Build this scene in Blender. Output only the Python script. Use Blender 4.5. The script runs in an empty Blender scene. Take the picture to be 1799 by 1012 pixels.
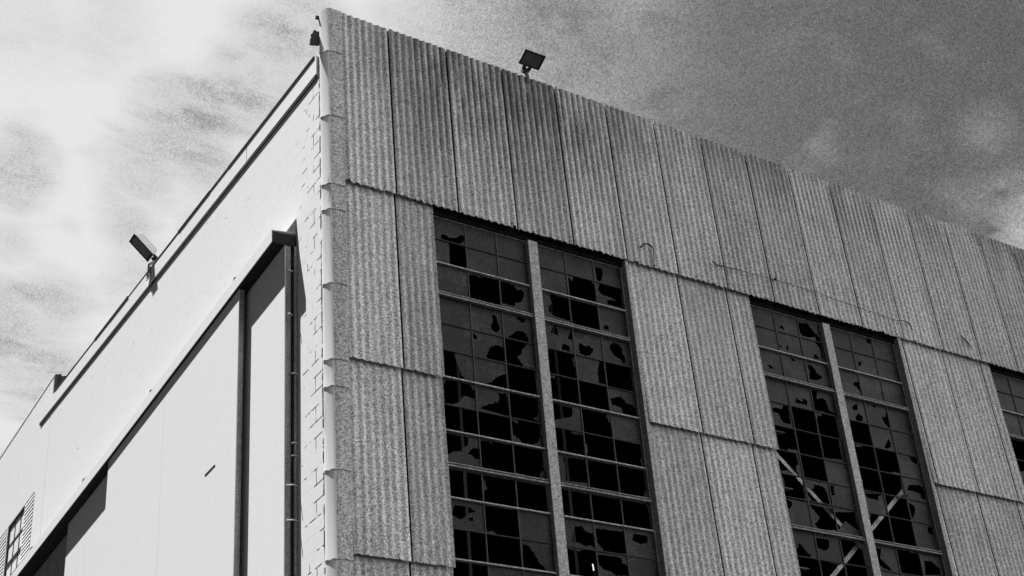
import bpy, bmesh, math, random
from mathutils import Vector, Matrix
random.seed(7)
WALL, CLOUD, SKYK, SKYB, MOT, GLS, SKYOFF = 0.72, 4.3, 0.35, 0.28, 0.46, 0.021, (0.0, 0.0, 0.0)
BACK = 1.0
BFILL = 10.0  # brightness of the unseen bank added to fill the shaded front
RIFTS = [((0.25, 0.752, 0.61), 0.042, 0.8075), ((0.272, 0.727, 0.63), 0.0315, 0.68), ((0.278, 0.713, 0.644), 0.0315, 0.5525), ((0.234, 0.771, 0.592), 0.036750000000000005, 0.595), ((0.266, 0.761, 0.591), 0.0315, 0.425), ((0.295, 0.684, 0.668), 0.042, 0.68), ((0.233, 0.797, 0.557), 0.0315, 0.3825), ((0.156, 0.799, 0.581), 0.029400000000000003, 0.6375), ((0.17, 0.85, 0.499), 0.0315, 0.68), ((0.197, 0.86, 0.471), 0.036750000000000005, 0.51), ((0.242, 0.81, 0.535), 0.026250000000000002, 0.34), ((0.143, 0.736, 0.662), 0.042, 0.17), ((0.186, 0.719, 0.67), 0.042, 0.255), ((0.301, 0.717, 0.628), 0.0231, 0.51), ((0.272, 0.783, 0.56), 0.021, 0.2125), ((0.412, 0.616, 0.672), 0.07350000000000001, 0.3825), ((0.163, 0.825, 0.54), 0.021, 0.255), ((0.192, 0.84, 0.507), 0.0315, 0.425)]
PATCHES = [((0.739, 0.459, 0.493), 0.045, 0.68), ((0.696, 0.455, 0.555), 0.02, 0.18), ((0.705, 0.479, 0.522), 0.02, 0.15), ((0.358, 0.647, 0.674), 0.05, 0.95), ((0.399, 0.635, 0.661), 0.05, 0.3), ((0.501, 0.594, 0.629), 0.09, 0.05)]
S = bpy.context.scene
COL = S.collection

# ---------------------------------------------------------------- camera
CAM_LOC = Vector((-6.883, -14.382, 1.650))
R_ = Vector((0.84152914, -0.53391189, -0.08226052))
U_ = Vector((-0.19426392, -0.4411787, 0.87614091))
F_ = Vector((0.50407364, 0.72131786, 0.47498454))
cd = bpy.data.cameras.new('camera')
cam = bpy.data.objects.new('camera', cd)
COL.objects.link(cam)
cd.sensor_fit = 'HORIZONTAL'
cd.sensor_width = 36.0
cd.lens = 2489.8 / 1799 * 36
cd.shift_x = (899.5 - 946.44) / 1799
cd.shift_y = (636.73 - 506) / 1799
cd.clip_start = 0.1
cd.clip_end = 5000
m = Matrix.Identity(4)
for i in range(3):
    m[i][0], m[i][1], m[i][2], m[i][3] = R_[i], U_[i], -F_[i], CAM_LOC[i]
cam.matrix_world = m
S.camera = cam

# ---------------------------------------------------------------- view
S.view_settings.view_transform = 'Standard'
S.view_settings.look = 'None'
S.view_settings.exposure = EXPO = 0.90
S.view_settings.gamma = 1.0

# ---------------------------------------------------------------- sun
SUN = Vector((-0.29, 0.235, 0.927)).normalized()
ld = bpy.data.lights.new('sun', 'SUN')
ld.energy = 5.0
ld.angle = math.radians(0.5)
ld.color = (1.0, 1.0, 1.0)          # black-and-white photograph: neutral light
lo = bpy.data.objects.new('sun', ld)
lo.rotation_euler = SUN.to_track_quat('Z', 'Y').to_euler()
lo.location = (0, 0, 40)
COL.objects.link(lo)


class NT:
    """tiny node helper"""
    def __init__(s, tree):
        s.t = tree
        s.n = tree.nodes
        s.l = tree.links
    def put(s, sock, v):
        if v is None:
            return
        if isinstance(v, bpy.types.NodeSocket):
            s.l.new(v, sock)
        else:
            if sock.type == 'RGBA' and isinstance(v, (int, float)):
                v = (v, v, v, 1)
            elif sock.type == 'VECTOR' and isinstance(v, (int, float)):
                v = (v, v, v)
            sock.default_value = v
    def math(s, op, a, b=None, c=None, clamp=False):
        n = s.n.new('ShaderNodeMath')
        n.operation = op
        n.use_clamp = clamp
        s.put(n.inputs[0], a); s.put(n.inputs[1], b)
        if c is not None:
            s.put(n.inputs[2], c)
        return n.outputs[0]
    def vmath(s, op, a, b=None):
        n = s.n.new('ShaderNodeVectorMath')
        n.operation = op
        s.put(n.inputs[0], a); s.put(n.inputs[1], b)
        return n.outputs['Value'] if op in ('DOT_PRODUCT', 'LENGTH') else n.outputs[0]
    def noise(s, vec, scale, detail=2.0, rough=0.5, dist=0.0):
        n = s.n.new('ShaderNodeTexNoise')
        s.put(n.inputs['Vector'], vec)
        n.inputs['Scale'].default_value = scale
        n.inputs['Detail'].default_value = detail
        n.inputs['Roughness'].default_value = rough
        n.inputs['Distortion'].default_value = dist
        return n.outputs['Fac']
    def ramp(s, v, a, b, lo=0.0, hi=1.0):
        n = s.n.new('ShaderNodeMapRange')
        n.interpolation_type = 'SMOOTHSTEP'
        s.put(n.inputs['Value'], v)
        s.put(n.inputs['From Min'], a); s.put(n.inputs['From Max'], b)
        s.put(n.inputs['To Min'], lo); s.put(n.inputs['To Max'], hi)
        return n.outputs['Result']
    def scale(s, vec, xyz, loc=(0, 0, 0)):
        n = s.n.new('ShaderNodeMapping')
        s.put(n.inputs['Vector'], vec)
        n.inputs['Scale'].default_value = xyz
        n.inputs['Location'].default_value = loc
        return n.outputs[0]
    def cell(s, vec, lo, hi):
        n = s.n.new('ShaderNodeTexWhiteNoise')
        n.noise_dimensions = '3D'
        s.put(n.inputs['Vector'], s.vmath('FLOOR', vec))
        return s.ramp(n.outputs['Value'], 0.0, 1.0, lo, hi)
    def speck(s, vec, scale, lo, hi):
        n = s.n.new('ShaderNodeTexVoronoi')
        s.put(n.inputs['Vector'], vec)
        n.inputs['Scale'].default_value = scale
        m = s.n.new('ShaderNodeMapRange')
        sp = s.n.new('ShaderNodeSeparateColor')
        s.l.new(n.outputs['Color'], sp.inputs[0])
        s.put(m.inputs['Value'], sp.outputs[0])
        s.put(m.inputs['To Min'], lo); s.put(m.inputs['To Max'], hi)
        return m.outputs['Result']
    def mix(s, f, a, b):
        return s.math('ADD', s.math('MULTIPLY', a, s.math('SUBTRACT', 1.0, f)), s.math('MULTIPLY', b, f))
    def mul(s, a, b):
        return s.math('MULTIPLY', a, b)
    def grey(s, v):
        n = s.n.new('ShaderNodeCombineColor')
        for i in range(3):
            s.put(n.inputs[i], v)
        return n.outputs[0]
    def sep(s, vec):
        n = s.n.new('ShaderNodeSeparateXYZ')
        s.put(n.inputs[0], vec)
        return n.outputs


# ---------------------------------------------------------------- sky
W = bpy.data.worlds.new('World')
S.world = W
W.use_nodes = True
W.node_tree.nodes.clear()
k = NT(W.node_tree)
sky = k.n.new('ShaderNodeTexSky')
sky.sky_type = 'NISHITA'
sky.sun_disc = False
sky.sun_elevation = math.asin(SUN.z)
sky.sun_rotation = math.atan2(SUN.x, SUN.y)
bw = k.n.new('ShaderNodeRGBToBW')
k.l.new(sky.outputs[0], bw.inputs[0])
tc = k.n.new('ShaderNodeTexCoord')
d = tc.outputs['Generated']
# flatten the dome onto the cloud layer so wisps run towards the horizon
z = k.math('MAXIMUM', k.sep(d)[2], 0.06)
pl = k.n.new('ShaderNodeVectorMath'); pl.operation = 'DIVIDE'
k.put(pl.inputs[0], d)
cz = k.n.new('ShaderNodeCombineXYZ')
for i in range(3):
    k.put(cz.inputs[i], z)
k.l.new(cz.outputs[0], pl.inputs[1])
P = pl.outputs[0]
# where the high cloud bank lies: ahead and to the left; the rest is clear, dimmed out of view
lat = k.vmath('DOT_PRODUCT', d, (0.8415, -0.5339, -0.0823))
dx, dy_, dz_ = k.sep(d)
wob = k.noise(P, 1.9, 5, 0.6)
lat2 = k.math('ADD', lat, k.math('MULTIPLY', k.math('SUBTRACT', wob, 0.5), 0.22))
bank = k.mul(k.ramp(lat2, -0.16, 0.13, 1.0, 0.0), k.ramp(dx, -0.10, 0.06))
w1 = k.noise(k.scale(P, (1.0, 1.5, 1.0), SKYOFF), 3.4, 9, 0.60, 0.5)
w2 = k.noise(k.scale(P, (1.3, 3.2, 1.0), (3, 1, 0)), 7.0, 9, 0.65, 0.9)
w3 = k.noise(k.scale(P, (3.0, 1.2, 1.0), (1, 5, 0)), 5.0, 8, 0.6, 0.6)
# rifts of blue in the bank
rift = None
for (vx, vy, vz), rad, amt in RIFTS:
    v = Vector((vx, vy, vz)).normalized()
    a = k.vmath('DISTANCE', d, tuple(v)) if False else k.vmath('LENGTH', k.vmath('SUBTRACT', d, tuple(v)))
    a = k.math('ADD', a, k.mul(k.math('SUBTRACT', w1, 0.5), rad * 2.6))
    g = k.ramp(a, rad * 0.15, rad * 1.35, amt, 0.0)
    rift = g if rift is None else k.math('MAXIMUM', rift, g)
w4 = k.noise(k.scale(P, (1.0, 1.35, 1.0), (7, 2, 0)), 9.0, 7, 0.58, 0.25)
tex = k.ramp(k.math('ADD', k.mul(w2, 0.3), k.mul(w4, 0.7)), 0.36, 0.64)
rift = k.mul(rift, k.ramp(tex, 0.0, 1.0, 1.0, 0.35))
soft = k.mul(k.ramp(w4, 0.48, 0.70), 0.16)
dens = k.math('SUBTRACT', bank, k.math('ADD', rift, soft))
pat = None
for (vx, vy, vz), rad, amt in PATCHES:
    v = Vector((vx, vy, vz)).normalized()
    a = k.vmath('LENGTH', k.vmath('SUBTRACT', d, tuple(v)))
    a = k.math('ADD', a, k.mul(k.math('SUBTRACT', w4, 0.5), rad * 3.2))
    g = k.ramp(a, 0.0, rad * 1.4, amt, 0.0)
    pat = g if pat is None else k.math('MAXIMUM', pat, g)
pat = k.math('ADD', k.mul(pat, k.ramp(tex, 0.0, 1.0, 0.55, 1.0)), k.mul(k.mul(k.ramp(w4, 0.42, 0.75), k.ramp(w3, 0.4, 0.7)), 0.16))
# added unseen bright bank behind the photographer, to fill the shaded front
back = k.mul(k.mul(k.ramp(dy_, 0.05, -0.25), k.ramp(dx, -0.12, 0.12)), BACK)
dens = k.math('MAXIMUM', k.math('MAXIMUM', dens, 0.0), pat)
dens = k.math('MINIMUM', dens, 1.0)
clear = k.math('ADD', k.mul(k.math('MULTIPLY', bw.outputs[0], SKYK), k.ramp(dx, -0.25, 0.08, 0.12, 1.0)), k.mul(k.ramp(lat, 0.42, -0.05, 0.0, SKYB), k.ramp(dx, -0.1, 0.1)))  # unseen side sky dimmed to deepen the shade on the side wall
col = k.mix(back, k.mix(dens, clear, CLOUD), BFILL)
amp = k.ramp(col, CLOUD * 0.45, CLOUD * 0.95, MOT, MOT * 0.08)
mott = k.math('ADD', k.mul(k.speck(d, 1500.0, -1.0, 1.0), 0.7), k.mul(k.math('SUBTRACT', k.noise(d, 520.0, 2, 0.9), 0.5), 1.6))
col = k.mul(col, k.math('ADD', 1.0, k.mul(mott, amp)))
bg = k.n.new('ShaderNodeBackground')
k.l.new(k.grey(col), bg.inputs[0])
bg.inputs[1].default_value = 0.1
wo = k.n.new('ShaderNodeOutputWorld')
k.l.new(bg.outputs[0], wo.inputs[0])


# ---------------------------------------------------------------- materials
def mat(name, build, rough=0.8, spec=0.3, metal=0.0):
    M = bpy.data.materials.new(name)
    M.use_nodes = True
    M.node_tree.nodes.clear()
    k = NT(M.node_tree)
    b = k.n.new('ShaderNodeBsdfPrincipled')
    o = k.n.new('ShaderNodeOutputMaterial')
    k.l.new(b.outputs[0], o.inputs[0])
    b.inputs['Roughness'].default_value = rough
    b.inputs['Specular IOR Level'].default_value = spec
    b.inputs['Metallic'].default_value = metal
    tc = k.n.new('ShaderNodeTexCoord')
    v, h = build(k, tc.outputs['Object'])
    k.l.new(k.grey(v), b.inputs['Base Color'])
    if h is not None:
        bp = k.n.new('ShaderNodeBump')
        bp.inputs['Strength'].default_value = h[1]
        bp.inputs['Distance'].default_value = h[2]
        k.put(bp.inputs['Height'], h[0])
        k.l.new(bp.outputs[0], b.inputs['Normal'])
    return M


def m_cement(k, c):
    x, y, z = k.sep(c)
    oi = k.n.new('ShaderNodeObjectInfo').outputs['Random']
    base = k.ramp(oi, 0.0, 1.0, 0.42, 0.54)
    grain = k.noise(c, 62.0, 2, 0.9)
    v = k.mul(k.mul(base, k.ramp(grain, 0.28, 0.72, 0.65, 1.35)), k.speck(c, 58.0, 0.50, 1.50))
    # vertical weather streaks
    st = k.noise(k.scale(c, (14, 14, 0.35)), 1.0, 5, 0.6)
    v = k.mul(v, k.ramp(st, 0.3, 0.7, 0.80, 1.1))
    # broad blotches
    bl = k.noise(c, 0.55, 4, 0.6)
    v = k.mul(v, k.ramp(bl, 0.35, 0.7, 1.07, 0.86))
    # grime washed into the corrugation valleys, strongest on the oldest sheets by the top
    ph = k.math('COSINE', k.math('MULTIPLY', x, 2 * math.pi * 9))
    valley = k.ramp(ph, -0.3, 1.0)
    old = k.mul(k.ramp(x, 0.3, 2.0), k.ramp(x, 6.6, 4.0))
    high = k.ramp(z, 13.2, 15.4, 0.25, 1.0)
    gn = k.noise(k.scale(c, (9, 9, 1.6), (4, 0, 2)), 1.0, 5, 0.65)
    gr = k.mul(k.mul(valley, k.ramp(gn, 0.26, 0.55)), k.mul(old, high))
    v = k.mul(v, k.math('SUBTRACT', 1.0, k.mul(gr, 0.75)))
    allv = k.mul(valley, k.ramp(gn, 0.4, 0.75))
    v = k.mul(v, k.math('SUBTRACT', 1.0, k.mul(allv, 0.12)))
    # sooty stain below the top edge
    tn = k.noise(k.scale(c, (1.3, 1.3, 0.4), (0, 0, 1)), 1.0, 5, 0.6)
    top = k.mul(k.ramp(z, 15.1, 16.45), k.ramp(tn, 0.38, 0.62))
    v = k.mul(v, k.math('SUBTRACT', 1.0, k.mul(top, 0.40)))
    sm = k.noise(k.scale(c, (2.6, 2.6, 0.9), (2, 0, 5)), 1.0, 6, 0.68)
    smear = k.mul(k.mul(old, k.ramp(z, 13.9, 15.9)), k.ramp(sm, 0.40, 0.60))
    v = k.mul(v, k.math('SUBTRACT', 1.0, k.mul(smear, 0.42)))
    # lichen spots
    vo = k.n.new('ShaderNodeTexVoronoi')
    k.put(vo.inputs['Vector'], k.scale(c, (8.0, 8.0, 5.5)))
    vo.inputs['Scale'].default_value = 1.0
    vo.inputs['Randomness'].default_value = 1.0
    sp = k.ramp(k.math('ADD', vo.outputs['Distance'], k.mul(k.noise(c, 60, 2), 0.12)), 0.10, 0.22, 1.0, 0.0)
    sel = k.math('MAXIMUM', k.mul(k.ramp(k.noise(c, 1.4, 3), 0.45, 0.6), 0.7), k.mul(old, k.ramp(k.noise(c, 2.4, 3), 0.36, 0.5)))
    v = k.mul(v, k.math('SUBTRACT', 1.0, k.mul(k.mul(sp, sel), 0.92)))
    return v, (grain, 0.35, 0.004)


def m_block(k, c):
    x, y, z = k.sep(c)
    cc = k.n.new('ShaderNodeCombineXYZ')
    dn = k.noise(c, 7.0, 3)
    k.put(cc.inputs[0], k.math('ADD', y, k.mul(dn, 0.012)))
    k.put(cc.inputs[1], k.math('ADD', z, k.mul(dn, 0.012)))
    br = k.n.new('ShaderNodeTexBrick')
    k.l.new(cc.outputs[0], br.inputs['Vector'])
    br.inputs['Scale'].default_value = 1.0
    br.inputs['Mortar Size'].default_value = 0.011
    br.inputs['Mortar Smooth'].default_value = 0.3
    br.inputs['Brick Width'].default_value = 0.44
    br.inputs['Row Height'].default_value = 0.217
    br.inputs['Color1'].default_value = (0, 0, 0, 1)
    br.inputs['Color2'].default_value = (0, 0, 0, 1)
    br.inputs['Mortar'].default_value = (1, 1, 1, 1)
    mo = br.outputs['Color']
    near = k.ramp(y, 1.3, 0.25, 0.0, 1.0)
    n1 = k.noise(c, 4.6, 5, 0.62)
    # open, unpainted joints: common by the corner, rare elsewhere
    thr = k.math('SUBTRACT', 0.655, k.mul(near, 0.20))
    crack = k.mul(mo, k.ramp(k.math('SUBTRACT', n1, thr), 0.0, 0.05))
    n2 = k.noise(k.scale(c, (9, 9, 9)), 1.0, 3, 0.7)
    chips = k.mul(k.ramp(y, 0.42, 0.20), k.mul(k.ramp(n2, 0.60, 0.68), k.ramp(n1, 0.45, 0.6)))
    pits = k.mul(k.ramp(k.noise(c, 24.0, 1), 0.80, 0.84), 0.5)
    edge = k.mul(k.ramp(y, 0.252, 0.228), k.ramp(k.noise(k.scale(c, (5, 5, 5.5)), 1.0, 4, 0.7), 0.46, 0.53))
    chips = k.math('MAXIMUM', chips, edge)
    dk = k.math('MAXIMUM', k.math('MAXIMUM', crack, chips), pits)
    v = k.mix(dk, k.ramp(k.noise(c, 12.0, 5), 0.3, 0.7, WALL * 0.97, WALL * 1.03), 0.03)
    h = k.math('SUBTRACT', k.mul(k.noise(c, 30, 3), 0.25), k.math('ADD', k.mul(mo, 0.35), dk))
    return v, (h, 0.25, 0.008)


def plain(val, var=0.12, sc=20.0, streak=0.0, speck=0.0):
    def f(k, c):
        n = k.noise(c, sc, 4, 0.7)
        v = k.mul(val, k.ramp(n, 0.25, 0.75, 1 - var, 1 + var))
        if speck:
            v = k.mul(v, k.speck(c, 58.0, 1 - speck, 1 + speck))
        if streak:
            s = k.noise(k.scale(c, (16, 16, 0.8)), 1.0, 4, 0.6)
            v = k.mul(v, k.ramp(s, 0.35, 0.75, 1.0, 1 - streak))
        return v, (n, 0.15, 0.003)
    return f


CEM = mat('cement_sheet', m_cement, 0.9, 0.15)
BLK = mat('painted_blockwork', m_block, 0.85, 0.2)
WHT = mat("white_paint", plain(WALL * 1.09, 0.03, 20.0, 0.03), 0.6, 0.25)
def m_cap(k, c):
    """bare cement with the sunlit look of its side flank coloured in white"""
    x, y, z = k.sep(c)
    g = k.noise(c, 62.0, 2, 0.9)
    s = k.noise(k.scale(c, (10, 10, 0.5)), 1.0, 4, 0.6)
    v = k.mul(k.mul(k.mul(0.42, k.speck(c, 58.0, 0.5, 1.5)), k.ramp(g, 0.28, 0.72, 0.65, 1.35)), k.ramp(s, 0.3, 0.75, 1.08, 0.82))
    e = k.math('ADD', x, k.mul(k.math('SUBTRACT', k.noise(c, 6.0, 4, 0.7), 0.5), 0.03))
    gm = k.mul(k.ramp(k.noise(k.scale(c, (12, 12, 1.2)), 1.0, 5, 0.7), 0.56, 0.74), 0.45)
    wv = k.mul(WALL * 1.1, k.math('SUBTRACT', 1.0, gm))  # white band stands in for sun on the capping's side flank
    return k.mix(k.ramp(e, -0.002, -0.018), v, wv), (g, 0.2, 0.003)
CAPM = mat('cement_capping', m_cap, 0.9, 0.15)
CEMF = mat('flat_cement', plain(0.36, 0.25, 62.0, 0.15, 0.5), 0.9, 0.15)
MUL = mat('painted_steel_mullion', plain(0.36, 0.25, 70.0, 0.15, 0.5), 0.7, 0.3)
THIN = mat('rusted_glazing_bar', plain(0.08, 0.45, 70.0), 0.8, 0.15)
FRM = mat('weathered_steel_paint', plain(0.20, 0.3, 70.0, 0.15, 0.6), 0.7, 0.3)
DRK = mat('dark_rusty_steel', plain(0.035, 0.4, 50.0), 0.75, 0.2)
BOX = mat('near_black_backing', plain(0.012, 0.3, 3.0), 0.95, 0.05)  # near-black stands in for shade inside, behind seams and under window heads
FELT = mat('roofing_felt', plain(0.05, 0.3, 40.0), 0.95, 0.1)
LEAFE = mat('bare_galvanised_edge', plain(0.42, 0.25, 60.0, 0.45, 0.35), 0.75, 0.25)
BRC = mat('pale_brace_paint', plain(0.45, 0.3, 35.0, 0, 0.5), 0.7, 0.25)
BOLT = mat('bright_steel', plain(0.75, 0.1), 0.5, 0.4)
GRD = mat('asphalt_yard', plain(0.028, 0.35, 6.0), 0.95, 0.2)
LENS = mat('dusty_lamp_glass', plain(0.11, 0.5, 60.0, 0, 0.4), 0.45, 0.3)
HOUS = mat('grey_lamp_housing', plain(0.75, 0.1), 0.55, 0.4)


def glass_mat():
    M = bpy.data.materials.new('dirty_wired_glass')
    M.use_nodes = True
    M.node_tree.nodes.clear()
    k = NT(M.node_tree)
    c = k.n.new('ShaderNodeTexCoord').outputs['Object']
    b = k.n.new('ShaderNodeBsdfPrincipled')
    t = k.n.new('ShaderNodeBsdfTransparent')
    mx = k.n.new('ShaderNodeMixShader')
    o = k.n.new('ShaderNodeOutputMaterial')
    n = k.noise(c, 62.0, 2, 0.9)
    n2 = k.noise(c, 2.3, 4, 0.6)
    v = k.mul(k.mul(GLS, k.speck(c, 55.0, 0.3, 1.7)), k.mul(k.ramp(n, 0.28, 0.72, 0.6, 1.4), k.ramp(n2, 0.3, 0.7, 0.7, 1.35)))
    v = k.mul(v, k.cell(k.vmath('MULTIPLY', c, (1.95, 1.0, 2.38)), 0.6, 1.45))
    v = k.mul(v, k.ramp(k.noise(k.scale(c, (3, 1, 0.8)), 3.0, 5, 0.7), 0.4, 0.7, 1.0, 0.7))
    # scuffs and a few long cracks
    v = k.math('ADD', v, k.mul(k.ramp(k.noise(k.scale(c, (2, 1, 5)), 4.0, 8, 0.75, 1.5), 0.60, 0.75), 0.030))
    vc = k.n.new('ShaderNodeTexVoronoi')
    vc.feature = 'DISTANCE_TO_EDGE'
    k.put(vc.inputs['Vector'], c)
    vc.inputs['Scale'].default_value = 2.6
    ck = k.mul(k.ramp(vc.outputs['Distance'], 0.012, 0.004), k.ramp(n2, 0.48, 0.60))
    v = k.math('ADD', v, k.mul(ck, 0.035))
    k.l.new(k.grey(v), b.inputs['Base Color'])
    b.inputs['Roughness'].default_value = 0.5
    b.inputs['Specular IOR Level'].default_value = 0.15
    mx.inputs[0].default_value = 0.12
    k.l.new(b.outputs[0], mx.inputs[1])
    k.l.new(t.outputs[0], mx.inputs[2])
    k.l.new(mx.outputs[0], o.inputs[0])
    return M


GLA = glass_mat()


# ---------------------------------------------------------------- object helpers
def link(name, mesh, material=None, parent=None):
    o = bpy.data.objects.new(name, mesh)
    COL.objects.link(o)
    if material:
        mesh.materials.append(material)
    if parent:
        o.parent = parent
    return o


def empty(name, loc, label, cat, group=None):
    o = bpy.data.objects.new(name, None)
    COL.objects.link(o)
    o.location = loc
    o.empty_display_size = 0.3
    tag(o, label, cat, group)
    return o


def tag(o, label=None, cat=None, group=None, kind=None):
    if label: o['label'] = label
    if cat: o['category'] = cat
    if group: o['group'] = group
    if kind: o['kind'] = kind


class MB:
    def __init__(s):
        s.v = []; s.f = []
    def box(s, x0, x1, y0, y1, z0, z1, skip=''):
        b = len(s.v)
        s.v += [(x, y, z) for z in (z0, z1) for y in (y0, y1) for x in (x0, x1)]
        F = {'b': (0, 2, 3, 1), 't': (4, 5, 7, 6), 'f': (0, 1, 5, 4), 'k': (2, 6, 7, 3), 'l': (0, 4, 6, 2), 'r': (1, 3, 7, 5)}
        s.f += [tuple(b + i for i in q) for n, q in F.items() if n not in skip]
    def hexa(s, p):
        """8 points ordered like box()"""
        b = len(s.v)
        s.v += [tuple(q) for q in p]
        for q in ((0, 2, 3, 1), (4, 5, 7, 6), (0, 1, 5, 4), (2, 6, 7, 3), (0, 4, 6, 2), (1, 3, 7, 5)):
            s.f.append(tuple(b + i for i in q))
    def prism(s, poly, axis, a0, a1):
        """poly of 2-D points in the plane normal to axis, extruded a0..a1"""
        b = len(s.v); n = len(poly)
        for a in (a0, a1):
            for p, q in poly:
                s.v.append((a, p, q) if axis == 'x' else (p, a, q) if axis == 'y' else (p, q, a))
        s.f.append(tuple(b + i for i in range(n)))
        s.f.append(tuple(b + n + i for i in reversed(range(n))))
        for i in range(n):
            j = (i + 1) % n
            s.f.append((b + i, b + n + i, b + n + j, b + j))
    def tube(s, pts, r, n=8):
        pts = [Vector(p) for p in pts]
        b = len(s.v)
        for i, p in enumerate(pts):
            t = (pts[min(i + 1, len(pts) - 1)] - pts[max(i - 1, 0)]).normalized()
            a = t.orthogonal().normalized() if i == 0 else (a - t * a.dot(t)).normalized()
            c = t.cross(a)
            rr = r[i] if isinstance(r, (list, tuple)) else r
            for j in range(n):
                th = 2 * math.pi * j / n
                s.v.append(tuple(p + a * rr * math.cos(th) + c * rr * math.sin(th)))
        for i in range(len(pts) - 1):
            for j in range(n):
                s.f.append((b + i * n + j, b + i * n + (j + 1) % n, b + (i + 1) * n + (j + 1) % n, b + (i + 1) * n + j))
        s.f.append(tuple(b + j for j in reversed(range(n))))
        s.f.append(tuple(b + (len(pts) - 1) * n + j for j in range(n)))
    def mesh(s, name, loc=(0, 0, 0)):
        me = bpy.data.meshes.new(name)
        me.from_pydata([(v[0] - loc[0], v[1] - loc[1], v[2] - loc[2]) for v in s.v], [], s.f)
        bm = bmesh.new(); bm.from_mesh(me)
        bmesh.ops.recalc_face_normals(bm, faces=bm.faces)
        bm.to_mesh(me); bm.free()
        return me
    def build(s, name, material, parent=None, bevel=0.0, smooth=False):
        o = link(name, s.mesh(name), material, parent)
        if smooth:
            for p in o.data.polygons: p.use_smooth = True
        if bevel:
            bv = o.modifiers.new('bevel', 'BEVEL')
            bv.width = bevel; bv.segments = 2; bv.limit_method = 'ANGLE'
        return o

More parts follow.
